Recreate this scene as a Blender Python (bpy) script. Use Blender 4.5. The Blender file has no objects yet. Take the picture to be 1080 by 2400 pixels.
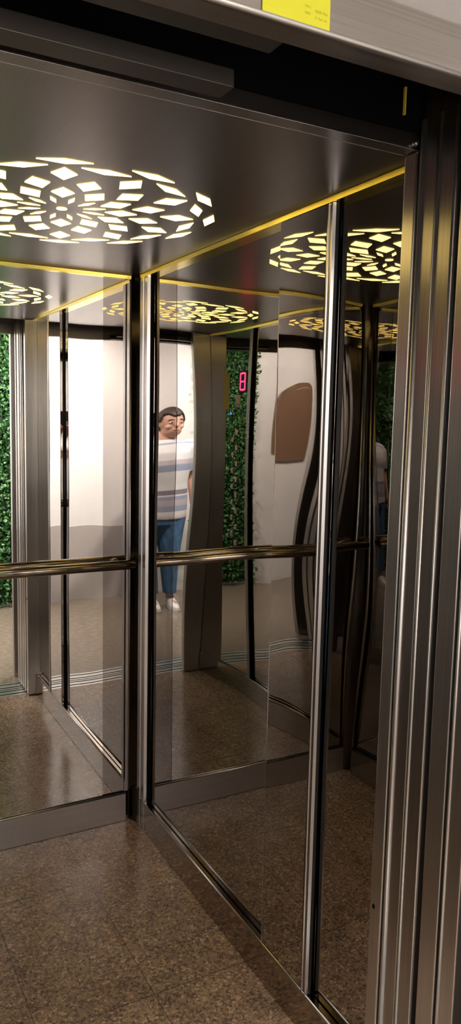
import bpy, bmesh, math, random
from math import sin, cos, pi, radians
from mathutils import Vector, Matrix

C = bpy.context.scene.collection
S = bpy.context.scene

# ------------------------------------------------------------------ camera
CAM_Z = 1.632
YAW, PITCH, ROLL, FPX = radians(28.441), radians(6.976), radians(1.235), 1801.0
fw = Vector((sin(YAW)*cos(PITCH), cos(YAW)*cos(PITCH), -sin(PITCH)))
rt = Vector((cos(YAW), -sin(YAW), 0)); up = rt.cross(fw)
r2 = rt*cos(ROLL) + up*sin(ROLL); u2 = -rt*sin(ROLL) + up*cos(ROLL)
cam = bpy.data.objects.new('camera', bpy.data.cameras.new('camera')); C.objects.link(cam)
cam.data.sensor_fit = 'VERTICAL'; cam.data.sensor_height = 24.0
cam.data.lens = FPX/2400*24.0
cam.data.clip_start = 0.01
M = Matrix((r2, u2, -fw)).transposed().to_4x4(); M.translation = (0, 0, CAM_Z)
cam.matrix_world = M
S.camera = cam

# ------------------------------------------------------------------ exposure, world, lights
S.view_settings.view_transform = 'Standard'; S.view_settings.look = 'None'
S.view_settings.gamma = 1.0; S.view_settings.use_curve_mapping = False
S.view_settings.exposure = 0.0
S.cycles.max_bounces = 16; S.cycles.glossy_bounces = 14; S.cycles.diffuse_bounces = 5
S.cycles.use_denoising = True
S.cycles.sample_clamp_indirect = 6.0
W = bpy.data.worlds.new('world'); S.world = W; W.use_nodes = True
W.node_tree.nodes['Background'].inputs[0].default_value = (.02, .02, .02, 1)

LAMP_COL = (1.0, .95, .915)
ADDED_LAMPS = [(-.25, .50, 260), (.55, -.25, 220), (1.75, .1, 215), (-1.4, .1, 110)]  # unseen lobby lamps, added and tilted to light the opposite wall and person
for lx, ly, pw in ADDED_LAMPS:
    L = bpy.data.lights.new('lobby_downlight', 'SPOT'); L.energy = pw; L.color = LAMP_COL
    L.shadow_soft_size = .05; L.spot_size = radians(128); L.spot_blend = .6
    o = bpy.data.objects.new('lobby_downlight_beam', L); C.objects.link(o)
    o.location = (lx, ly, 2.515)
    o.rotation_euler = Vector((0, -.62, -1)).to_track_quat('-Z', 'Y').to_euler()
ROSETTE_EMIT = (5.2, 3.75, 1.1)

# ------------------------------------------------------------------ dimensions
XR, XL, YB, YF, YF0, H = 1.096, .033, 2.791, 1.236, 1.198, 2.15
HS = .122                     # skirting height
SX0, SX1 = .172, .957         # seams of the back wall
DX0, DX1 = .155, 1.04         # door opening of the cab
LDX0 = -.05                   # left edge of the wider landing opening
YLW, YOP, HL = .836, -.95, 2.56   # lift-side wall face, opposite wall, lobby ceiling

# ------------------------------------------------------------------ node helpers
def new_mat(name):
    m = bpy.data.materials.new(name); m.use_nodes = True
    nt = m.node_tree; b = nt.nodes['Principled BSDF']
    return m, nt, b
def simple(name, col, rough=.5, metal=0.0, emit=None, estr=1.0, spec=None):
    m, nt, b = new_mat(name)
    b.inputs['Base Color'].default_value = (*col, 1); b.inputs['Roughness'].default_value = rough
    b.inputs['Metallic'].default_value = metal
    if spec is not None: b.inputs['Specular IOR Level'].default_value = spec
    if emit:
        b.inputs['Emission Color'].default_value = (*emit, 1); b.inputs['Emission Strength'].default_value = estr
    return m
def N(nt, t, **kw):
    n = nt.nodes.new(t)
    for k, v in kw.items(): setattr(n, k, v)
    return n
def noise(nt, vec, scale, detail=2.0, rough=.5):
    n = N(nt, 'ShaderNodeTexNoise'); n.inputs['Scale'].default_value = scale
    n.inputs['Detail'].default_value = detail; n.inputs['Roughness'].default_value = rough
    nt.links.new(vec, n.inputs['Vector']); return n
def ramp(nt, fac, stops, interp='LINEAR'):
    r = N(nt, 'ShaderNodeValToRGB'); r.color_ramp.interpolation = interp
    e = r.color_ramp.elements
    while len(e) < len(stops): e.new(.5)
    for i, (p, c) in enumerate(stops):
        e[i].position = p; e[i].color = (*c, 1)
    nt.links.new(fac, r.inputs[0]); return r
def math_(nt, op, a, b=None, c=None):
    n = N(nt, 'ShaderNodeMath', operation=op)
    for i, v in enumerate((a, b, c)):
        if v is None: continue
        if isinstance(v, (int, float)): n.inputs[i].default_value = v
        else: nt.links.new(v, n.inputs[i])
    return n.outputs[0]
def mixc(nt, fac, a, b, mode='MIX'):
    n = N(nt, 'ShaderNodeMix', data_type='RGBA', blend_type=mode)
    if isinstance(fac, (int, float)): n.inputs[0].default_value = fac
    else: nt.links.new(fac, n.inputs[0])
    for i, v in ((6, a), (7, b)):
        if isinstance(v, tuple): n.inputs[i].default_value = (*v, 1)
        else: nt.links.new(v, n.inputs[i])
    return n.outputs[2]
def geo_pos(nt): return N(nt, 'ShaderNodeNewGeometry').outputs['Position']
def scaled(nt, vec, s):
    m = N(nt, 'ShaderNodeMapping'); m.inputs['Scale'].default_value = s
    nt.links.new(vec, m.inputs['Vector']); return m.outputs[0]

# ------------------------------------------------------------------ materials
def brushed(name, col, rough, axis='z', amount=.8, streak=.06):
    """stainless steel with fine grooves along one axis"""
    m, nt, b = new_mat(name)
    b.inputs['Metallic'].default_value = 1.0
    p = geo_pos(nt)
    sc = {'z': (420, 420, 3), 'x': (3, 420, 420), 'y': (420, 3, 420)}[axis]
    n = noise(nt, scaled(nt, p, sc), 1.0, 2)
    lo = tuple(c*(1-streak*2) for c in col); hi = tuple(min(1, c*(1+streak*2)) for c in col)
    cr = ramp(nt, n.outputs[0], [(.3, lo), (.7, hi)])
    big = noise(nt, p, 5.0, 3)
    c2 = mixc(nt, .18, cr.outputs[0], ramp(nt, big.outputs[0], [(.35, tuple(c*.7 for c in col)), (.65, col)]).outputs[0])
    nt.links.new(c2, b.inputs['Base Color'])
    b.inputs['Roughness'].default_value = rough
    b.inputs['Anisotropic'].default_value = amount
    t = N(nt, 'ShaderNodeTangent', direction_type='RADIAL', axis='Z')
    if axis == 'z':
        nt.links.new(t.outputs[0], b.inputs['Tangent']); b.inputs['Anisotropic Rotation'].default_value = .0
    return m
def mirror(name, col, rough=.012):
    m, nt, b = new_mat(name)
    b.inputs['Metallic'].default_value = 1.0; b.inputs['Roughness'].default_value = rough
    sm = noise(nt, geo_pos(nt), 6.0, 4)
    c = ramp(nt, sm.outputs[0], [(.35, tuple(x*.95 for x in col)), (.65, col)])
    nt.links.new(c.outputs[0], b.inputs['Base Color'])
    return m
M_DARK = mirror('dark_polished_steel', (.47, .445, .42))
M_GLASS = mirror('clear_mirror_glass', (.86, .86, .84), .004)
M_POST = mirror('dark_post_steel', (.11, .102, .092), .10)
M_CHROME = simple('chrome', (.50, .48, .47), .27, 1.0)
M_CHROME_D = simple('dark_gap_metal', (.03, .03, .03), .4, .6)
M_BRUSH = brushed('brushed_stainless', (.56, .53, .50), .30, 'z')
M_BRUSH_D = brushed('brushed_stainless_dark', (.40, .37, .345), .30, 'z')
M_SKIRT = brushed('brushed_skirting', (.52, .50, .50), .28, 'x')
M_SKIRT_R = mirror('polished_skirting', (.40, .36, .32), .10)
M_CEIL = brushed('brushed_ceiling_steel', (.36, .335, .33), .30, 'y', .3, .03)
M_GOLD = simple('polished_brass', (1.0, .82, .18), .22, 1.0)
M_RAIL = simple('rail_steel', (.50, .45, .40), .13, 1.0)
M_BLACK = simple('shaft_black_paint', (.004, .004, .0045), 1.0, spec=.05)
M_SHAFTM = simple('dark_shaft_steel', (.09, .08, .07), .45, .9)
M_HEAD = brushed('brushed_header_steel', (.38, .345, .325), .33, 'x', .4)
M_GAPL = simple('pale_edge_steel', (.58, .55, .53), .42, 1.0)
M_ALU = simple('sill_aluminium', (.62, .61, .58), .32, .9)
M_SCREW = simple('screw_steel', (.6, .58, .55), .3, 1.0)

def granite():
    m, nt, b = new_mat('brown_granite_tiles')
    p = geo_pos(nt)
    v = N(nt, 'ShaderNodeTexVoronoi', feature='F1'); v.inputs['Scale'].default_value = 125
    dn = noise(nt, p, 90, 2)
    wp = N(nt, 'ShaderNodeVectorMath', operation='MULTIPLY_ADD')
    nt.links.new(dn.outputs['Color'], wp.inputs[0]); wp.inputs[1].default_value = (.008,)*3; nt.links.new(p, wp.inputs[2])
    nt.links.new(wp.outputs[0], v.inputs['Vector'])
    sep = N(nt, 'ShaderNodeSeparateColor'); nt.links.new(v.outputs['Color'], sep.inputs[0])
    cr = ramp(nt, sep.outputs[0], [(0, (0.077, 0.056, 0.042)), (.18, (0.168, 0.112, 0.081)), (.36, (0.308, 0.203, 0.154)), (.52, (0.294, 0.231, 0.133)),
                                   (.68, (0.21, 0.161, 0.126)), (.84, (0.504, 0.378, 0.266)), (.93, (0.056, 0.045, 0.038))], 'CONSTANT')
    v2 = N(nt, 'ShaderNodeTexVoronoi'); v2.inputs['Scale'].default_value = 330; nt.links.new(p, v2.inputs['Vector'])
    s2 = N(nt, 'ShaderNodeSeparateColor'); nt.links.new(v2.outputs['Color'], s2.inputs[0])
    c2 = ramp(nt, s2.outputs[1], [(0, (0.042, 0.034, 0.028)), (.25, (0.182, 0.137, 0.101)), (.75, (0.336, 0.238, 0.175)), (1, (0.588, 0.49, 0.35))])
    col = mixc(nt, .42, cr.outputs[0], c2.outputs[0])
    big = noise(nt, p, 7, 3)
    col = mixc(nt, 1.0, col, ramp(nt, big.outputs[0], [(.3, (1.12, 1.04, 1.0)), (.7, (1.58, 1.49, 1.40))]).outputs[0], 'MULTIPLY')
    # tile joints (0.33 x 0.60 m)
    sx = N(nt, 'ShaderNodeSeparateXYZ'); nt.links.new(p, sx.inputs[0])
    def joint(coord, off, per, wdt):
        a = math_(nt, 'SUBTRACT', coord, off); a = math_(nt, 'DIVIDE', a, per)
        a = math_(nt, 'FRACT', math_(nt, 'ADD', a, 20.5)); a = math_(nt, 'ABSOLUTE', math_(nt, 'SUBTRACT', a, .5))
        return math_(nt, 'LESS_THAN', a, wdt/per/2)
    j = math_(nt, 'MAXIMUM', joint(sx.outputs[0], .79, .33, .003), joint(sx.outputs[1], 2.45, .60, .003))
    col = mixc(nt, math_(nt, 'MULTIPLY', j, .65), col, (.05, .035, .025))
    nt.links.new(col, b.inputs['Base Color'])
    rg = noise(nt, p, 40, 2)
    rr = math_(nt, 'MULTIPLY_ADD', rg.outputs[0], .14, .14)
    nt.links.new(rr, b.inputs['Roughness']); b.inputs['Specular IOR Level'].default_value = .45
    return m
M_GRANITE = granite()

def lobby_floor_mat():
    m, nt, b = new_mat('beige_lobby_tiles')
    p = geo_pos(nt); n = noise(nt, p, 26, 4)
    c = ramp(nt, n.outputs[0], [(.3, (.17, .135, .10)), (.7, (.24, .195, .15))])
    nt.links.new(c.outputs[0], b.inputs['Base Color']); b.inputs['Roughness'].default_value = .22
    return m
M_LFLOOR = lobby_floor_mat()
def plaster(name, col, col2=None, zsplit=None):
    m, nt, b = new_mat(name)
    p = geo_pos(nt); n = noise(nt, p, 60, 4)
    c = ramp(nt, n.outputs[0], [(.3, tuple(x*.97 for x in col)), (.7, col)]).outputs[0]
    if col2:
        s = N(nt, 'ShaderNodeSeparateXYZ'); nt.links.new(p, s.inputs[0])
        c = mixc(nt, math_(nt, 'LESS_THAN', s.outputs[2], zsplit), c, col2)
    nt.links.new(c, b.inputs['Base Color']); b.inputs['Roughness'].default_value = .75
    return m
M_WHITE = plaster('white_wall_paint', (.82, .79, .77))
M_FLOOR_BAND = plaster('beige_dado_paint', (.47, .42, .395))  # tone of the band that stands in for mirrored floor
M_GREYW = plaster('grey_lift_wall_paint', (.30, .275, .265))
M_LCEIL = plaster('white_ceiling_paint', (.8, .78, .76))

def hedge_mat():
    m, nt, b = new_mat('artificial_leaf_green')
    oi = noise(nt, geo_pos(nt), 38, 3)
    c = ramp(nt, oi.outputs[0], [(.3, (.02, .07, .02)), (.5, (.055, .17, .045)), (.7, (.16, .33, .09))])
    nt.links.new(c.outputs[0], b.inputs['Base Color']); b.inputs['Roughness'].default_value = .5
    return m
M_LEAF = hedge_mat()
M_HBACK = simple('hedge_backing', (.008, .035, .012), .8)

# ------------------------------------------------------------------ object helpers
def link(name, me, mat=None, parent=None):
    o = bpy.data.objects.new(name, me); C.objects.link(o)
    if mat is not None: me.materials.append(mat)
    if parent is not None:
        o.parent = parent; o.matrix_parent_inverse = parent.matrix_basis.inverted()
    return o
def obj(name, bm, mat=None, parent=None, smooth=False):
    me = bpy.data.meshes.new(name)
    bmesh.ops.recalc_face_normals(bm, faces=bm.faces)
    if smooth is True:
        for f in bm.faces: f.smooth = True
    bm.to_mesh(me); bm.free()
    return link(name, me, mat, parent)
def tag(o, label, cat, group=None, kind=None):
    o['label'] = label; o['category'] = cat
    if group: o['group'] = group
    if kind: o['kind'] = kind
    return o
def empty(name, loc, label, cat, group=None):
    o = bpy.data.objects.new(name, None); C.objects.link(o); o.location = loc; o.empty_display_size = .05
    return tag(o, label, cat, group)
def struct(name, bm, mat, parent=None, smooth=False):
    o = obj(name, bm, mat, parent, smooth)
    if parent is None: o['kind'] = 'structure'
    return o
def box(bm, x0, x1, y0, y1, z0, z1, bev=0.0, segs=2):
    r = bmesh.ops.create_cube(bm, size=1.0)
    vs = r['verts']
    bmesh.ops.scale(bm, vec=(x1-x0, y1-y0, z1-z0), verts=vs)
    bmesh.ops.translate(bm, vec=((x0+x1)/2, (y0+y1)/2, (z0+z1)/2), verts=vs)
    if bev > 0:
        es = list({e for v in vs for e in v.link_edges})
        bmesh.ops.bevel(bm, geom=es, offset=bev, segments=segs, profile=.5, affect='EDGES')
    return bm
def boxbm(*a, **k):
    bm = bmesh.new(); box(bm, *a, **k); return bm
def prism(bm, prof, axis, a0, a1):
    """closed profile extruded along axis; profile in the other two axes (in xyz order)"""
    def P(p, a):
        return {'x': (a, p[0], p[1]), 'y': (p[0], a, p[1]), 'z': (p[0], p[1], a)}[axis]
    v0 = [bm.verts.new(P(p, a0)) for p in prof]; v1 = [bm.verts.new(P(p, a1)) for p in prof]
    n = len(prof)
    for i in range(n): bm.faces.new((v0[i], v0[(i+1) % n], v1[(i+1) % n], v1[i]))
    bm.faces.new(v0); bm.faces.new(v1[::-1])
    return bm
def tube(bm, pts, radii, seg=16, caps=True):
    pts = [Vector(p) for p in pts]
    if not isinstance(radii, (list, tuple)): radii = [radii]*len(pts)
    rings = []
    for i, p in enumerate(pts):
        d = (pts[min(i+1, len(pts)-1)] - pts[max(i-1, 0)]).normalized()
        a = Vector((0, 0, 1)) if abs(d.z) < .9 else Vector((1, 0, 0))
        x = d.cross(a).normalized(); y = d.cross(x)
        rings.append([bm.verts.new(p + (x*cos(2*pi*k/seg) + y*sin(2*pi*k/seg))*radii[i]) for k in range(seg)])
    for A, B in zip(rings, rings[1:]):
        for k in range(seg):
            f = bm.faces.new((A[k], A[(k+1) % seg], B[(k+1) % seg], B[k])); f.smooth = True
    if caps:
        bm.faces.new(rings[0][::-1]); bm.faces.new(rings[-1])
    return bm
def ball(bm, c, r, sub=2):
    res = bmesh.ops.create_icosphere(bm, subdivisions=sub, radius=1.0)
    r = r if isinstance(r, (tuple, list)) else (r, r, r)
    bmesh.ops.scale(bm, vec=r, verts=res['verts']); bmesh.ops.translate(bm, vec=c, verts=res['verts'])
    return res['verts']

def panel(name, axis, c, s, u0, u1, z0, z1, disp, mat, parent=None, nu=40, nz=110, thick=.004):
    """sheet of wavy polished metal: plane axis=c, facing s, gently bulging by disp(u, z) along its normal"""
    bm = bmesh.new()
    def P(u, z, d):
        a = c + s*d
        return (a, u, z) if axis == 'x' else (u, a, z)
    g = [[bm.verts.new(P(u0+(u1-u0)*i/nu, z0+(z1-z0)*j/nz, disp(u0+(u1-u0)*i/nu, z0+(z1-z0)*j/nz))) for j in range(nz+1)] for i in range(nu+1)]
    for i in range(nu):
        for j in range(nz):
            f = bm.faces.new((g[i][j], g[i+1][j], g[i+1][j+1], g[i][j+1])); f.smooth = True
    rim = [(u0, z0), (u1, z0), (u1, z1), (u0, z1)]
    fr = [bm.verts.new(P(u, z, disp(u, z))) for u, z in rim]; bk = [bm.verts.new(P(u, z, -thick)) for u, z in rim]
    for i in range(4):
        bm.faces.new((fr[i], fr[(i+1) % 4], bk[(i+1) % 4], bk[i]))
    bm.faces.new(bk)
    me = bpy.data.meshes.new(name)
    # orient the front faces towards +s
    bm.normal_update()
    n = g[0][0].link_faces[0].normal
    if (n.x if axis == 'x' else n.y)*s < 0:
        for f in bm.faces: f.normal_flip()
    bm.to_mesh(me); bm.free()
    return link(name, me, mat, parent)

def waves(seed, amp, terms=5, ku=(4, 14), kz=(2, 9)):
    """random shallow waves; amp is the steepest slope of each wave"""
    R = random.Random(seed); T = []
    for _ in range(terms):
        a, b = R.uniform(*ku)*R.choice((-1, 1)), R.uniform(*kz); k = math.hypot(a, b)
        T.append((a, b, R.uniform(0, 6.28), amp*R.uniform(.5, 1)/k))
    return lambda u, z: sum(t[3]*sin(t[0]*u + t[1]*z + t[2]) for t in T)

# ================================================================== SETTING: the cab shell
struct('floor', boxbm(XL-.03, XR+.03, YF0+.002, YB+.03, -.04, 0), M_GRANITE)
struct('ceiling', boxbm(XL-.03, XR+.03, YF0, YB+.03, H, H+.03, bev=.002), M_CEIL)
struct('wall_right', boxbm(XR+.03, XR+.05, YF0, YB+.05, -.04, 2.5), M_SHAFTM)
struct('wall_left', boxbm(XL-.05, XL-.03, YF0, YB+.05, -.04, 2.5), M_SHAFTM)
struct('wall_back', boxbm(XL-.05, XR+.05, YB+.03, YB+.05, -.04, 2.5), M_SHAFTM)

# skirtings with their bright top lips
def skirting(name, prof_fn, axis, a0, a1, lip_pts, mat):
    bm = bmesh.new(); prism(bm, prof_fn, axis, a0, a1)
    o = struct(name, bm, mat)
    lb = bmesh.new(); tube(lb, lip_pts, .0042, 10); obj('skirting_lip', lb, M_CHROME, o)
    return o
skirting('baseboard_back', [(YB-.012, .002), (YB-.012, HS-.004), (YB+.012, HS-.004), (YB+.012, .002)], 'x', XL+.03, XR-.045,
         [(XL+.03, YB-.009, HS-.004), (XR-.045, YB-.009, HS-.004)], M_SKIRT)
skirting('baseboard_right', [(XR-.012, .002), (XR-.012, HS-.004), (XR+.026, HS-.004), (XR+.026, .002)], 'y', YF+.006, YB-.05,
         [(XR-.009, YF+.006, HS-.004), (XR-.009, YB-.05, HS-.004)], M_SKIRT_R)
skirting('baseboard_left', [(XL+.012, .002), (XL+.012, HS-.004), (XL-.026, HS-.004), (XL-.026, .002)], 'y', YF+.006, YB-.05,
         [(XL+.009, YF+.006, HS-.004), (XL+.009, YB-.05, HS-.004)], M_SKIRT_R)

# brass strips where walls meet the ceiling
GW = .022
def cove(name, prof, axis, a0, a1):
    bm = bmesh.new(); prism(bm, prof, axis, a0, a1); struct(name, bm, M_GOLD)
GH = .013
cove('trim_1', [(XR+.011, H-.001), (XR-.016, H-.001), (XR-.0135, H-GH), (XR+.011, H-GH)], 'y', YF+.006, YB-.054)
cove('trim_2', [(YB-.0035, H-.001), (YB-.016, H-.001), (YB-.0135, H-GH), (YB-.0035, H-GH)], 'x', XL+.05, 1.062)
cove('trim_3', [(XL-.011, H-.001), (XL+.016, H-.001), (XL+.0135, H-GH), (XL-.011, H-GH)], 'y', YF+.006, YB-.054)

# ================================================================== SETTING: shaft gap and lobby
struct('wall_shaft_top', boxbm(-.7, 2.0, .88, 1.197, 2.5, 2.53), M_BLACK)
struct('wall_shaft_right', boxbm(1.9, 1.93, .88, 1.197, -.04, 2.5), M_BLACK)
struct('wall_shaft_left', boxbm(-.73, -.70, .88, 1.197, -.04, 2.5), M_BLACK)
struct('wall_shaft_front', boxbm(XL-.06, XR+.06, YF0-.004, YF0+.02, H+.031, 2.5), M_BLACK)
bm = bmesh.new(); box(bm, -.7, XL-.051, YF0, YF0+.02, -.04, 2.5); struct('wall_shaft_side_left', bm, M_BLACK)
bm = bmesh.new(); box(bm, XR+.051, 1.9, YF0, YF0+.02, -.04, 2.5); struct('wall_shaft_side_right', bm, M_BLACK)

LX0, LX1 = -2.3, 3.2
struct('floor_lobby', boxbm(LX0, LX1, YOP, .965, -.04, 0), M_LFLOOR)
struct('ceiling_lobby', boxbm(LX0, LX1, YOP, .88, HL, HL+.03), M_LCEIL)
bm = bmesh.new(); box(bm, LX0, LX1, YOP-.04, YOP, 0, HL)
wo = struct('wall_opposite', bm, M_WHITE)
struct('wall_opposite_dado', boxbm(-.24, .93, YOP-.04, YOP+.004, 0, .66), M_FLOOR_BAND)  # added band, imitates the lobby floor as the bent mirror shifts it up
struct('wall_lobby_left', boxbm(LX0-.04, LX0, YOP, .88, 0, HL), M_WHITE)
struct('wall_lobby_right', boxbm(LX1, LX1+.04, YOP, .88, 0, HL), M_WHITE)
bm = bmesh.new()
box(bm, LX0, LDX0-.075, YLW+.004, .88, 0, HL); struct('wall_front_left', bm, M_GREYW)
bm = bmesh.new(); box(bm, DX1+.075, LX1, YLW+.004, .88, 0, HL); struct('wall_front_right', bm, M_GREYW)
bm = bmesh.new(); box(bm, LDX0-.075, DX1+.075, YLW+.004, .88, 2.165, HL); struct('wall_front_top', bm, M_GREYW)

# ================================================================== MIRROR PANELS
GP = 'polished panels of the lift cab'
w1 = waves(3, .0034, 6, (3, 9), (2, 7)); w2 = waves(35, .0042, 5, (5, 11), (3, 9)); w3 = waves(23, .0055, 6, (8, 18), (2, 8))
PR1 = panel('mirror_panel', 'x', XR+.011, -1, 1.763, 2.655, HS, H-.013, w1, M_DARK)
tag(PR1, 'wide dark polished panel on right wall between corner post and narrow panel', 'wall panel', GP)
PR2 = panel('mirror_panel', 'x', XR-.010, -1, 1.557, 1.762, HS, H-.014, w2, M_DARK, thick=.012)
tag(PR2, 'narrow dark polished panel standing proud, left of bright vertical chrome divider', 'wall panel', GP)
bm = bmesh.new(); tube(bm, [(XR-.0095, 1.7625, HS), (XR-.0095, 1.7625, H-.015)], .0011, 8); obj('edge_bead', bm, M_GAPL, PR2)
PR3 = panel('mirror_panel', 'x', XR+.011, -1, YF+.004, 1.527, HS, H-.013, w3, M_DARK)
tag(PR3, 'dark polished panel on right wall between chrome divider and door jamb', 'wall panel', GP)
PB1 = panel('mirror_panel', 'y', YB, -1, SX1+.0005, 1.066, HS, H, waves(5, .0012, 4, (3, 9), (2, 6)), M_DARK)
tag(PB1, 'narrow dark polished strip on back wall beside corner post', 'wall panel', GP)
PB2 = panel('mirror_panel', 'y', YB-.003, -1, SX0, SX1, HS, H, waves(7, .0003, 3, (2, 4), (1, 3)), M_GLASS)
tag(PB2, 'large bright clear mirror panel in middle of back wall', 'mirror')
PB3 = panel('mirror_panel', 'y', YB, -1, XL+.046, SX0-.0005, HS, H, waves(9, .0015, 4), M_DARK)
tag(PB3, 'dark polished strip at the far left end of back wall', 'wall panel', GP)
PL1 = panel('mirror_panel', 'x', XL-.011, 1, 1.79, YB-.05, HS, H-.014, waves(13, .004, 4), M_DARK)
tag(PL1, 'wide dark polished panel on left wall, seen reflected in right wall', 'wall panel', GP)

# corner posts
def post(name, sx, sy, cx, cy, label):
    """chamfered corner post with two chrome edges; sx, sy point from the corner into the cab"""
    w = .046
    t = empty(name, (cx, cy, 0), label, 'post', 'corner posts of the lift cab')
    bm = bmesh.new()
    a = (cx + sx*w, cy + sy*.004); b = (cx + sx*.004, cy + sy*w)
    pr = [(cx, cy), (cx+sx*w, cy), a]
    for k in range(1, 8):
        f = k/8; q = (a[0]*(1-f)+b[0]*f, a[1]*(1-f)+b[1]*f); bul = .004*sin(pi*f)
        pr.append((q[0]-sx*bul*.7, q[1]-sy*bul*.7))
    pr += [b, (cx, cy+sy*w)]
    prism(bm, pr, 'z', .002, H-.001)
    o = obj('post_body', bm, M_POST, t)
    for (ex, ey) in ((cx+sx*(w-.002), cy+sy*.008), (cx+sx*.010, cy+sy*(w-.002))):
        e = bmesh.new(); tube(e, [(ex, ey, .003), (ex, ey, H-.002)], .0058, 10); obj('chrome_edge', e, M_CHROME, t)
    return t
t = empty('corner_post', (XR, YB, 0), 'dark polished corner post with chrome bars between back and right walls', 'post', 'corner posts of the lift cab')
bm = bmesh.new(); prism(bm, [(XR+.012, YB+.004), (1.067, YB+.004), (1.067, YB-.002), (1.073, YB-.018), (1.079, YB-.034), (1.085, YB-.052), (XR+.012, YB-.052)], 'z', .002, H-.001)
obj('post_body', bm, M_POST, t)
bm = bmesh.new(); tube(bm, [(1.0665, YB-.003, .003), (1.0665, YB-.003, H-.002)], .0026, 10); obj('chrome_edge', bm, M_CHROME, t)
bm = bmesh.new(); box(bm, XR-.002, XR+.012, 2.664, YB-.0525, .003, H-.002); obj('channel', bm, M_CHROME_D, t)
for a, b in ((2.706, 2.738), (2.664, 2.692)):
    bm = bmesh.new(); prism(bm, [(XR-.001, a), (XR-.001, b), (XR-.013, b), (XR-.013, a+.0036)], 'z', .003, H-.002); obj('chrome_bar', bm, M_CHROME, t)
bm = bmesh.new(); box(bm, XR+.002, XR+.011, 2.656, 2.6635, HS, H-.014); obj('black_gasket', bm, M_BLACK, t)  # black strip painted for the shadow and dark reflection beside the bars
post('corner_post', 1, -1, XL-.010, YB+.002, 'dark corner post with chrome edges between back and left walls, seen only in reflection')

# chrome dividers
def divider(yc, xw, s, label, w=.027):
    t = empty('chrome_divider', (xw, yc, 0), label, 'trim strip')
    bm = bmesh.new(); box(bm, min(xw, xw+s*.009), max(xw, xw+s*.009), yc-w/2, yc+w/2, HS, H-.014); obj('channel', bm, M_CHROME_D, t)
    for a, b in ((yc-w/2, yc-.002), (yc+.002, yc+w/2)):
        x0, x1 = xw+s*.008, xw+s*.0165
        bm = bmesh.new(); prism(bm, [(x0, a), (x0, b), (x1, b-.0036), (x1, a+.0036)], 'z', HS, H-.014); obj('chrome_bar', bm, M_CHROME, t)
    return t
divider(1.542, XR+.004, -1, 'tall vertical double chrome bar dividing the right wall panels')
divider(1.775, XL-.004, 1, 'vertical chrome bar beside control panel on left wall, seen reflected')

# ================================================================== CEILING LIGHT (twelve-fold rosette)
LC = (.575, 1.995)
t = empty('ceiling_light', (LC[0], LC[1], H), 'round ceiling light glowing through a rosette of cut-out rhombs', 'ceiling light')
M_GLOW = simple('warm_light_diffuser', (.8, .7, .5), .5, 0, ROSETTE_EMIT, 1.0)
zl = H-.0012
RINGS = [(.053, .083, .114, .0075, 15), (.105, .149, .193, .029, 0), (.177, .222, .264, .031, 15),
         (.248, .295, .341, .0305, 0), (.325, .343, .358, .060, 15), (.364, .381, .397, .062, 0)]
def cutout(pts):
    bm = bmesh.new(); n = len(pts)
    vs = [bm.verts.new((x, y, zl)) for x, y in pts]; vt = [bm.verts.new((x, y, H+.004)) for x, y in pts]
    for i in range(n): bm.faces.new((vs[i], vs[(i+1) % n], vt[(i+1) % n], vt[i]))
    bm.faces.new(vs); bm.faces.new(vt[::-1])
    obj('lit_cutout', bm, M_GLOW, t)
for r0, rc, r1, hw, off in RINGS:
    for k in range(12):
        a = radians(-105.0 + off + 30*k); ca, sa = cos(a), sin(a)
        cutout([(LC[0]+r*ca - w*sa, LC[1]+r*sa + w*ca) for r, w in ((rc-(rc-r0)*.94, 0), (rc, hw*.94), (rc+(r1-rc)*.94, 0), (rc, -hw*.94))])
cutout([(LC[0]+.0135*cos(2*pi*k/20), LC[1]+.0135*sin(2*pi*k/20)) for k in range(20)])
bm = bmesh.new(); bmesh.ops.create_cone(bm, cap_ends=True, segments=64, radius1=.415, radius2=.415, depth=.02)
bmesh.ops.translate(bm, vec=(LC[0], LC[1], H+.041), verts=bm.verts); obj('lamp_housing', bm, M_SHAFTM, t)

# ================================================================== HANDRAILS
def handrail(p0, p1, wall_dir, label, brackets):
    """round rail between p0 and p1, standing off the wall along -wall_dir"""
    p0, p1, wd = Vector(p0), Vector(p1), Vector(wall_dir); d = (p1-p0).normalized(); R = .0185
    t = empty('handrail', (p0+p1)/2, label, 'handrail')
    bm = bmesh.new(); tube(bm, [p0, p0+d*.003, p1-d*.003, p1], [R-.003, R, R, R-.003], 24); obj('rail', bm, M_RAIL, t)
    for f in brackets:
        c = p0.lerp(p1, f)
        b = bmesh.new(); tube(b, [c+wd*(R-.004), c+wd*.035, c+wd*.050], [.007, .007, .009], 14)
        bk = obj('bracket', b, M_CHROME, t)
        r = bmesh.new(); tube(r, [c+wd*.046, c+wd*.049, c+wd*.052], [.017, .019, .019], 20); obj('wall_rose', r, M_CHROME, bk)
    return t
RZ = 1.065
handrail((XL+.02, YB-.055, RZ), (1.066, YB-.055, RZ), (0, 1, 0), 'round polished steel handrail across the back wall mirror', (.07, .5, .94))

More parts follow.
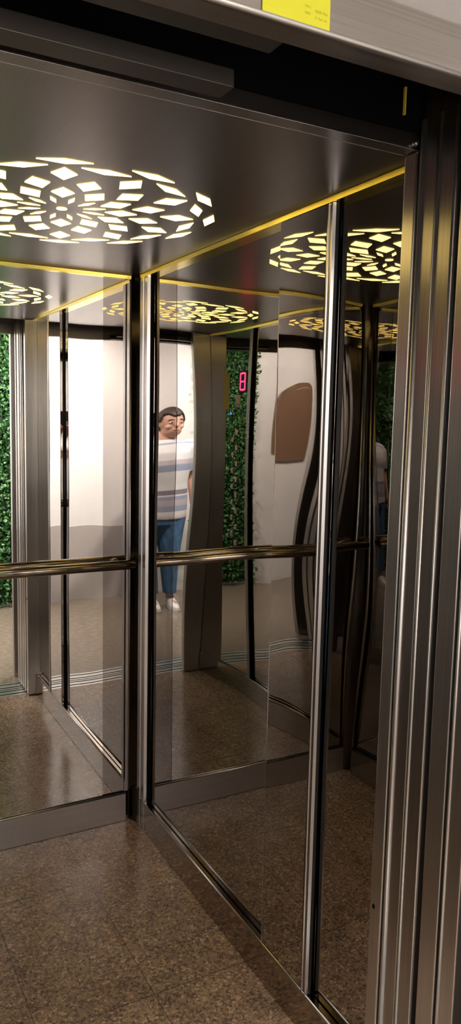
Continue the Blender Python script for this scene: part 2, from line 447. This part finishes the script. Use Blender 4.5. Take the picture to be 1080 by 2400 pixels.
# ================================================================== CAB FRONT: returns, door leaves, sills
def column(name, x0, x1, y0, y1, z0, z1, mat, bev=.004):
    return boxbm(x0, x1, y0, y1, z0, z1, bev=bev, segs=3)
bm = boxbm(DX1, XR+.028, YF0, YF, .002, H-.001, bev=.0045, segs=3)
rc = tag(obj('door_return', bm, M_BRUSH), 'brushed steel return column beside right wall, nearest to the mirror panels', 'door jamb')
bm = bmesh.new(); ball(bm, (DX1-.0004, 1.222, .575), (.0016, .004, .006)); obj('screw_hole', bm, M_BLACK, rc)
bm = boxbm(XL-.028, DX0, YF0, YF, .002, H-.001, bev=.0045, segs=3)
tag(obj('door_return', bm, M_BRUSH), 'brushed steel return column left of the door opening, seen in mirrors', 'door jamb')

def leaf(x0, y0, y1, mat, label, far=0.0, near=0.0):
    t = empty('sliding_door_leaf', (x0+.24, (y0+y1)/2, .012), label, 'lift door', 'open sliding door leaves')
    obj('leaf_panel', boxbm(x0, x0+.48, y0, y1, .012, 2.30, bev=.003, segs=3), mat, t)
    for yy, r in ((y1-.004, far), (y0+.003, near)):
        if r:
            b = bmesh.new(); tube(b, [(x0+.0005, yy, .014), (x0+.0005, yy, 2.20)], r, 10); obj('edge_bead', b, M_GAPL, t)
    return t
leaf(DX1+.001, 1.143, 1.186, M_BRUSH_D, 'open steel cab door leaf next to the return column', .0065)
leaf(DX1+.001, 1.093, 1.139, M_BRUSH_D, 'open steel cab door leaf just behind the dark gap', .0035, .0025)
leaf(DX1+.000, 1.031, 1.078, M_BRUSH, 'open brushed landing door leaf in front of the dark gap')
leaf(DX1+.000, .979, 1.022, M_BRUSH, 'open brushed landing door leaf at right edge of view', .0035)

def sill(name, y0, y1, grooves, label):
    t = empty(name, ((DX0+DX1)/2, (y0+y1)/2, 0), label, 'door sill')
    obj('sill_plate', boxbm(LDX0-.03, DX1+.50, y0, y1, -.03, 0.0), M_ALU, t)
    for g in grooves: obj('groove', boxbm(LDX0-.02, DX1+.49, g-.004, g+.004, -.004, .0012), M_BLACK, t)
sill('door_sill', 1.092, 1.197, (1.116, 1.165), 'aluminium cab door sill with two dark grooves before granite floor')
sill('door_sill', .967, 1.080, (1.000, 1.055), 'aluminium landing sill with two dark grooves beside lobby floor')

# landing door frame
t = empty('landing_door_frame', ((DX0+DX1)/2, YLW, 0), 'brushed steel landing door frame with header over the lift opening', 'door frame')
bm = bmesh.new()
prism(bm, [(YLW, 2.105), (YLW+.002, 2.101), (YLW+.006, 2.100), (YLW+.042, 2.100), (YLW+.042, 2.165), (YLW-.001, 2.165)], 'x', LDX0-.075, DX1+.075)
hd = obj('header', bm, M_HEAD, t)
bm = bmesh.new(); tube(bm, [(LDX0-.075, YLW+.001, 2.1035), (DX1+.075, YLW+.001, 2.1035)], .0038, 10); obj('header_edge', bm, M_GAPL, hd)
for x0, x1 in ((LDX0-.075, LDX0), (DX1, DX1+.075)):
    obj('jamb', boxbm(x0, x1, YLW, YLW+.042, 0, 2.099, bev=.003, segs=3), M_BRUSH, t)

# door header rails ending at mid opening
def rail_plate(y0, y1, x1, label):
    bm = boxbm(-.35, x1, y0, y1, 2.103, 2.128, bev=.001)
    tag(obj('door_header_rail', bm, M_SHAFTM), label, 'door rail', 'door header rails')
rail_plate(.882, .918, .54, 'dark steel door rail ending just behind the landing header')
rail_plate(1.032, 1.076, .55, 'dark steel door rail nearer the cab ceiling, deeper in the black gap')
tag(obj('edge_marker', boxbm(.995, .9985, 1.188, 1.193, 2.203, 2.252), simple('yellow_marker', (.75, .55, .06), .4)), 'thin yellow vertical strip in the black gap above the door', 'marker strip')  # yellow strip stands in for a glint of light in the gap
bm = bmesh.new(); tube(bm, [(1.028, 1.188, 2.158), (1.028, 1.198, 2.158)], [.004, .004], 12); tube(bm, [(1.028, 1.186, 2.158), (1.028, 1.188, 2.158)], [.0025, .006], 12)
tag(obj('screw', bm, M_SCREW), 'small steel screw at front right corner of cab ceiling', 'screw')
# seam line near the ceiling's front edge
bm = boxbm(XL-.02, XR+.0, 1.236, 1.2372, H-.0006, H+.001)
struct('trim_4', bm, simple('pale_fold_line', (.5, .45, .43), .35, .9))
struct('trim_5', boxbm(XL-.02, XR+.02, YF0-.0015, YF0+.001, H-.002, H+.002, bev=.0005), M_CHROME)

# ================================================================== NOTICE STICKER
t = empty('notice_sticker', (.527, YLW-.0015, 2.135), 'yellow printed notice sticker on the landing header', 'sticker')
M_YEL = simple('yellow_paper', (.62, .60, .02), .5)
bm = boxbm(.4795, .5755, YLW-.0022, YLW-.001, 2.1045, 2.164, bev=.0008)
obj('paper', bm, M_YEL, t)
M_INK = simple('printed_ink', (.12, .12, .01), .6)
def text(s, x, z, size, parent, mat, rot=0, y=YLW-.0024, name='printed_line'):
    cu = bpy.data.curves.new('txt', 'FONT'); cu.body = s; cu.size = size; cu.extrude = .0001
    o = bpy.data.objects.new('txt', cu); C.objects.link(o)
    dg = bpy.context.evaluated_depsgraph_get(); me = bpy.data.meshes.new_from_object(o.evaluated_get(dg))
    bpy.data.objects.remove(o)
    me.transform(Matrix.Translation((x, y, z)) @ Matrix.Rotation(rot, 4, 'Z') @ Matrix.Rotation(radians(90), 4, 'X'))
    me.materials.clear()
    return link(name, me, mat, parent)
text('Асансьор №6', .512, 2.140, .0075, t, M_INK)
text('ремонт', .487, 2.1365, .005, t, simple('faded_ink', (.38, .37, .02), .6))
M_FADE = simple('faint_ink', (.44, .42, .02), .6)
text('тел.', .538, 2.124, .005, t, M_FADE); text('0888 966', .553, 2.121, .005, t, M_FADE)
text('тел.', .538, 2.1165, .005, t, M_FADE); text('0 966 66', .553, 2.1135, .005, t, M_FADE)

# ================================================================== CONTROL PANEL on the left wall
t = empty('control_panel', (XL, 1.5, 1.1), 'polished lift control panel with round buttons on left wall, seen reflected', 'control panel')
CPX = XL+.004
pl = panel('panel_plate', 'x', CPX, 1, YF+.006, 1.755, HS, H-.006, waves(17, .003, 4, (6, 14), (2, 6)), mirror('panel_steel', (.48, .46, .43)), t, thick=.02)
dsp = obj('display_window', boxbm(CPX, CPX+.004, 1.635, 1.745, 1.775, 1.905, bev=.001), simple('display_black', (.02, .004, .006), .1), t)
M_RED = simple('red_led', (.3, .0, .02), .5, 0, (1.0, .03, .12), 9.0)
bm = bmesh.new()
for (ya, yb_, za, zb) in ((1.665, 1.715, 1.884, 1.894), (1.665, 1.715, 1.837, 1.845), (1.665, 1.715, 1.788, 1.798), (1.655, 1.665, 1.842, 1.89), (1.655, 1.665, 1.792, 1.84), (1.715, 1.725, 1.842, 1.89), (1.715, 1.725, 1.792, 1.84)):
    box(bm, CPX+.004, CPX+.0055, ya, yb_, za, zb)
obj('red_digit', bm, M_RED, dsp)
lb = obj('rating_plate', boxbm(CPX, CPX+.002, 1.60, 1.66, 1.69, 1.765), simple('beige_plate', (.62, .58, .45), .5), t)
obj('grey_band', boxbm(CPX+.0021, CPX+.0028, 1.60, 1.66, 1.69, 1.715), simple('grey_plate', (.36, .34, .34), .5), lb)
bm = bmesh.new(); tube(bm, [(CPX, 1.535, 1.655), (CPX+.004, 1.535, 1.655)], [.008, .006], 14); obj('blue_indicator', bm, simple('blue_led', (.0, .02, .2), .4, 0, (.08, .16, 1.0), 5.0), t)
obj('yellow_notice', boxbm(CPX, CPX+.0015, 1.425, 1.505, 1.68, 1.90), simple('yellow_notice_paper', (.52, .44, .03), .5), t)
for col_y, zt in ((1.64, 1.545), (1.585, 1.50)):
    for k in range(8):
        bm = bmesh.new(); z = zt - k*.093
        tube(bm, [(CPX, col_y, z), (CPX+.008, col_y, z), (CPX+.010, col_y, z)], [.0165, .0165, .0145], 20)
        b = obj('button', bm, M_GAPL, t)
        bm = bmesh.new(); tube(bm, [(CPX+.009, col_y, z), (CPX+.0115, col_y, z)], [.010, .009], 16); obj('button_cap', bm, M_CHROME, b)

# ================================================================== LOBBY: green walls, board, added lamps
def hedge(x0, x1, z0, z1, label, seed, n):
    R = random.Random(seed)
    t = empty('green_wall', ((x0+x1)/2, YOP, z0), label, 'green wall', 'artificial green walls')
    obj('backing_board', boxbm(x0, x1, YOP+.006, YOP+.022, z0, z1), M_HBACK, t)
    bm = bmesh.new()
    for _ in range(n):
        c = Vector((R.uniform(x0-.01, x1+.01), YOP+.022+R.random()**1.5*.06, R.uniform(z0, z1)))
        if R.random() < .06: c.x = R.choice((x0-.03*R.random(), x1+.04*R.random()))
        L = R.uniform(.022, .044); w = L*R.uniform(.3, .5)
        d = Vector((R.gauss(0, .7), R.uniform(.2, 1.0), R.gauss(.1, .8))).normalized()
        s = d.cross(Vector((R.gauss(0, 1), R.gauss(0, 1), R.gauss(0, 1)))).normalized()*w
        nrm = d.cross(s).normalized()*L*.12
        v = [bm.verts.new(p) for p in (c, c+d*L*.5+s+nrm, c+d*L, c+d*L*.5-s+nrm)]
        bm.faces.new((v[0], v[1], v[2])); bm.faces.new((v[0], v[2], v[3]))
    me = bpy.data.meshes.new('foliage'); bm.to_mesh(me); bm.free()
    f = link('foliage', me, M_LEAF, t); f['kind'] = 'stuff'
    return t
hedge(.95, 1.60, .03, 2.5, 'artificial green leaf wall behind the viewer, reflected at left edge of back mirror', 1, 7000)
hedge(-2.2, -.90, .03, 2.5, 'artificial green leaf wall left of the person, reflected beside the right jamb', 2, 9000)

t = empty('notice_board', (2.06, YOP, 1.26), 'brown board with rounded top on white lobby wall, reflected in narrow panel', 'board')
def rounded_board(x0, x1, z0, z1, r, y0, y1):
    pr = [(x0, z0), (x1, z0)]
    for k in range(9): a = k/8*pi/2; pr.append((x1-r+r*cos(a), z1-r+r*sin(a)))
    for k in range(9): a = pi/2+k/8*pi/2; pr.append((x0+r+r*cos(a), z1-r+r*sin(a)))
    bm = bmesh.new(); prism(bm, pr, 'y', y0, y1); return bm
obj('board', rounded_board(1.95, 2.18, 1.26, 1.94, .08, YOP+.002, YOP+.02), simple('brown_board', (.22, .12, .07), .6), t)
bm = bmesh.new(); tube(bm, [(1.99, YOP+.021, 1.875), (2.03, YOP+.022, 1.888), (2.07, YOP+.022, 1.892), (2.11, YOP+.022, 1.888), (2.15, YOP+.021, 1.875)], .004, 8)
obj('pale_line', bm, simple('pale_brown', (.5, .36, .27), .5), t)

DL_LABEL = ['round recessed lobby downlight above the person', 'round recessed lobby downlight in front of the nearer green wall',
            'round recessed lobby downlight before the brown board', 'round recessed lobby downlight near the far left green wall']
for i, (lx, ly, pw) in enumerate(ADDED_LAMPS):
    t = empty('downlight', (lx, ly, HL), DL_LABEL[i], 'ceiling light', 'lobby downlights')  # added fixture for an unseen lobby lamp
    bm = bmesh.new()
    tube(bm, [(lx, ly, HL-.001), (lx, ly, HL-.012)], [.075, .068], 28, caps=False); tube(bm, [(lx, ly, HL-.012), (lx, ly, HL-.002)], [.068, .056], 28, caps=False)
    obj('ring', bm, M_GAPL, t)
    bm = bmesh.new(); tube(bm, [(lx, ly, HL-.001), (lx, ly, HL-.004)], [.056, .056], 28)
    obj('lens', bm, simple('downlight_lens', (.8, .8, .8), .5, 0, LAMP_COL, 12.0), t)

# ================================================================== PERSON taking the photograph
def realise(o, voxel, smooth_it=6, fac=.5):
    """join overlapping volumes into one continuous skin"""
    m = o.modifiers.new('r', 'REMESH'); m.mode = 'VOXEL'; m.voxel_size = voxel
    s = o.modifiers.new('s', 'SMOOTH'); s.iterations = smooth_it; s.factor = fac
    dg = bpy.context.evaluated_depsgraph_get(); me = bpy.data.meshes.new_from_object(o.evaluated_get(dg))
    o.modifiers.clear(); old = o.data; o.data = me; me.name = o.name; bpy.data.meshes.remove(old)
    for p in me.polygons: p.use_smooth = True
    return o
def limb(bm, pts, radii, seg=16, end_caps=(True, True)):
    for i, (p, r) in enumerate(zip(pts, radii)):
        if (i == 0 and not end_caps[0]) or (i == len(pts)-1 and not end_caps[1]): continue
        ball(bm, p, r)
    for a, b, ra, rb in zip(pts, pts[1:], radii, radii[1:]): tube(bm, [a, b], [ra, rb], seg)
def loft(bm, rings, seg=28):
    """rings: (cx, cy, z, rx, ry)"""
    R = []
    for cx, cy, z, rx, ry in rings:
        R.append([bm.verts.new((cx+rx*cos(2*pi*k/seg), cy+ry*sin(2*pi*k/seg), z)) for k in range(seg)])
    for A, B in zip(R, R[1:]):
        for k in range(seg): bm.faces.new((A[k], A[(k+1) % seg], B[(k+1) % seg], B[k]))
    bm.faces.new(R[0][::-1]); bm.faces.new(R[-1])

PX, PY = -.365, -.36
t = empty('person', (PX, PY, 0), 'person in striped white shirt and cropped blue jeans photographing the lift, seen reflected', 'person')
def W3(x, y, z): return (PX+x, PY+y, z)
M_SKIN, ntS, bS = new_mat('skin'); bS.inputs['Base Color'].default_value = (.62, .36, .27, 1); bS.inputs['Roughness'].default_value = .5
bS.inputs['Subsurface Weight'].default_value = .1
bm = bmesh.new()
HX = -.03                                       # the head leans a little away from the phone
loft(bm, [(PX, PY, .84, .145, .10), (PX, PY, .95, .155, .105), (PX, PY, 1.08, .135, .095), (PX, PY, 1.25, .155, .105), (PX, PY, 1.36, .16, .09), (PX, PY, 1.41, .11, .065), (PX, PY, 1.44, .055, .05)])
limb(bm, [W3(0, -.005, 1.38), W3(HX*.5, .0, 1.44), W3(HX, .01, 1.52)], [.062, .052, .050])
hz = 1.575
ball(bm, W3(HX, .005, hz+.015), (.074, .092, .100), 3)
ball(bm, W3(HX, .030, hz-.055), (.056, .064, .060), 3)
ball(bm, W3(HX, .062, hz-.090), (.026, .022, .020), 2)            # chin
ball(bm, W3(HX, .095, hz-.020), (.011, .016, .018), 2); limb(bm, [W3(HX, .088, hz+.015), W3(HX, .100, hz-.022)], [.007, .010])   # nose
for s in (-1, 1):
    ball(bm, W3(HX+s*.077, .0, hz-.008), (.009, .020, .030), 2)   # ears
    ball(bm, W3(HX+s*.036, .070, hz-.030), (.022, .020, .020), 2) # cheeks
# legs and feet
for s in (-1, 1):
    limb(bm, [W3(s*.085, 0, .86), W3(s*.09, .01, .47), W3(s*.095, -.01, .30), W3(s*.098, -.015, .09)], [.085, .058, .054, .036])
    limb(bm, [W3(s*.098, -.02, .06), W3(s*.11, .10, .04)], [.035, .03])
# arms: right hand raised with the phone, left arm hanging
RSH, REL, RWR = W3(.165, .0, 1.375), W3(.335, .07, 1.165), W3(.38, .235, 1.365)
limb(bm, [RSH, REL, RWR], [.055, .040, .027])
LSH, LEL, LWR = W3(-.165, 0, 1.375), W3(-.215, -.02, 1.11), W3(-.215, .055, .88)
limb(bm, [LSH, LEL, LWR], [.055, .040, .027])
def finger(bm, base, dirs, lens, r):
    p = Vector(base); pts = [p.copy()]; rad = [r]
    for d, l in zip(dirs, lens):
        p = p + Vector(d).normalized()*l; pts.append(p.copy()); rad.append(rad[-1]*.92)
    limb(bm, pts, rad, 10)
# phone frame: n = viewing direction, a = screen width axis, b = phone's long axis
PH = Vector((0, 0, CAM_Z)) - fw*.022 + r2*.0 - u2*.055
# left hand, relaxed: palm and five fingers pointing down
lw = Vector(LWR); palm = lw + Vector((0, .008, -.05))
limb(bm, [lw, palm], [.027, .030]); ball(bm, palm, (.016, .040, .042))
for k, (dy, ln) in enumerate(((.030, .036), (.010, .040), (-.010, .038), (-.029, .030))):
    finger(bm, palm+Vector((.0, dy, -.032)), [(0.05, .05, -1), (.25, .1, -1), (.5, .1, -.9)], [ln, ln*.65, ln*.5], .0085)
finger(bm, palm+Vector((.008, .034, .010)), [(.35, .75, -.7), (.15, .35, -1)], [.036, .028], .0095)
# right hand: palm behind the lower phone edge, fingers around its far side, thumb along the near side
rw = Vector(RWR); pb = PH - u2*.068 - fw*.022
limb(bm, [rw, pb - u2*.02], [.027, .028]); ball(bm, pb, (.038, .020, .036))
for k, (off, ln) in enumerate(((.030, .036), (.011, .040), (-.009, .038), (-.027, .032))):
    q = pb + u2*(off+.006) + r2*.030 + fw*.006
    finger(bm, q, [r2*.6+fw*.8, fw*.7-r2*.6, -r2], [.020, ln*.55, ln*.6], .008)
finger(bm, pb - r2*.024 + u2*.012, [-r2*.5+u2*.8-fw*.1, u2, u2*.9+r2*.4], [.030, .028, .022], .0095)
body = obj('body', bm, M_SKIN, t)
realise(body, .0048, 5, .45); body.data.materials.clear(); body.data.materials.append(M_SKIN)
# face details
M_EYEW = simple('eye_white', (.8, .78, .75), .2); M_IRIS = simple('iris', (.05, .03, .02), .2); M_HAIR = simple('dark_brown_hair', (.045, .025, .018), .55)
for s in (-1, 1):
    bm = bmesh.new(); ball(bm, W3(HX+s*.031, .083, hz+.004), (.012, .010, .007), 2); e = obj('eye', bm, M_EYEW, t, True)
    bm = bmesh.new(); ball(bm, W3(HX+s*.031, .0905, hz+.004), (.0055, .004, .0055), 2); obj('iris', bm, M_IRIS, e, True)
    bm = bmesh.new(); tube(bm, [W3(HX+s*.015, .091, hz+.024), W3(HX+s*.033, .088, hz+.029), W3(HX+s*.050, .076, hz+.023)], [.003, .004, .002], 8); obj('eyebrow', bm, M_HAIR, t)
bm = bmesh.new(); tube(bm, [W3(HX-.022, .083, hz-.058), W3(HX-.008, .092, hz-.055), W3(HX+.008, .092, hz-.055), W3(HX+.022, .083, hz-.058)], [.002, .006, .006, .002], 8); obj('lips', bm, simple('lips', (.45, .16, .14), .4), t)
bm = bmesh.new(); ball(bm, W3(HX, -.004, hz+.028), (.083, .100, .098), 4)
bmesh.ops.delete(bm, geom=[f for f in bm.faces if (f.calc_center_median().y > PY+.040 and f.calc_center_median().z < hz+.062+.012*sin(60*(f.calc_center_median().x-PX)))
                           or f.calc_center_median().z < hz-.055 or (f.calc_center_median().y > PY+.012 and f.calc_center_median().z < hz+.022)], context='FACES')
hr = obj('hair', bm, M_HAIR, t, True); sm = hr.modifiers.new('thick', 'SOLIDIFY'); sm.thickness = .010; sm.offset = .3
# shirt with stripes
def shirt_mat():
    m, nt, b = new_mat('striped_shirt_cotton')
    s = N(nt, 'ShaderNodeSeparateXYZ'); nt.links.new(geo_pos(nt), s.inputs[0])
    z = math_(nt, 'DIVIDE', math_(nt, 'SUBTRACT', s.outputs[2], .79), .66)
    WH, GR, BL, PK = (.88, .87, .88), (.30, .27, .31), (.40, .45, .60), (.62, .55, .60)
    r = ramp(nt, z, [(0, (.78, .70, .72)), (.05, WH), (.10, BL), (.17, PK), (.245, BL), (.29, WH), (.31, GR), (.37, WH), (.60, BL), (.68, PK), (.74, WH), (.93, BL), (.95, WH)], 'CONSTANT')
    nt.links.new(r.outputs[0], b.inputs['Base Color']); b.inputs['Roughness'].default_value = .8
    return m
bm = bmesh.new()
loft(bm, [(PX, PY, .79, .185, .125), (PX, PY, .92, .178, .124), (PX, PY, 1.08, .165, .118), (PX, PY, 1.24, .176, .124), (PX, PY, 1.34, .182, .110), (PX, PY, 1.395, .150, .085), (PX, PY, 1.43, .085, .068), (PX, PY, 1.445, .066, .062)])
for sh, el in ((RSH, REL), (LSH, LEL)):
    a, b_ = Vector(sh), Vector(el); limb(bm, [a, a.lerp(b_, .72)], [.070, .064], 18, (True, False))
sh = obj('shirt', bm, None, t); realise(sh, .008, 3, .4); sh.data.materials.clear(); sh.data.materials.append(shirt_mat())
M_JEAN, nj, bj = new_mat('blue_denim')
nn = noise(nj, scaled(nj, geo_pos(nj), (60, 60, 14)), 1.0, 4)
nj.links.new(ramp(nj, nn.outputs[0], [(.3, (.05, .13, .27)), (.7, (.12, .27, .48))]).outputs[0], bj.inputs['Base Color']); bj.inputs['Roughness'].default_value = .85
bm = bmesh.new()
loft(bm, [(PX, PY, .74, .165, .115), (PX, PY, .84, .172, .118), (PX, PY, .93, .165, .112), (PX, PY, .99, .152, .104)])
for s in (-1, 1): limb(bm, [W3(s*.085, 0, .80), W3(s*.092, .01, .46), W3(s*.098, -.012, .135)], [.098, .076, .066], 18, (True, False))
je = obj('jeans', bm, None, t); realise(je, .008, 3, .4); je.data.materials.clear(); je.data.materials.append(M_JEAN)
M_SHOE = simple('white_sneaker', (.82, .81, .80), .5); M_SOLE = simple('rubber_sole', (.75, .74, .72), .7)
for s in (-1, 1):
    bm = bmesh.new(); x = PX+s*.105
    loft(bm, [(x, PY+.045, .016, .046, .128), (x, PY+.045, .035, .046, .126), (x, PY+.035, .055, .042, .108), (x, PY-.005, .078, .041, .062), (x, PY-.022, .100, .041, .046)])
    so = obj('shoe', bm, M_SHOE, t, True)
    bm = bmesh.new(); loft(bm, [(x, PY+.045, .0005, .047, .131), (x, PY+.045, .018, .049, .133)]); obj('sole', bm, M_SOLE, so)

# phone in the raised hand, lens at the viewing position
pm = Matrix((r2, u2, -fw)).transposed().to_4x4(); pm.translation = PH - fw*.006
t = empty('smartphone', PH - fw*.006, 'dark smartphone held up by the person photographing the lift', 'phone')
bm = bmesh.new(); box(bm, -.036, .036, -.078, .078, -.0042, .0042, bev=.0035, segs=3); bm.transform(pm); obj('phone_body', bm, simple('phone_dark', (.03, .03, .035), .25), t)
bm = bmesh.new(); box(bm, -.033, .033, -.074, .074, .0043, .0048); bm.transform(pm); obj('screen', bm, simple('phone_screen', (.02, .02, .025), .1, 0, (.35, .3, .28), .5), t)
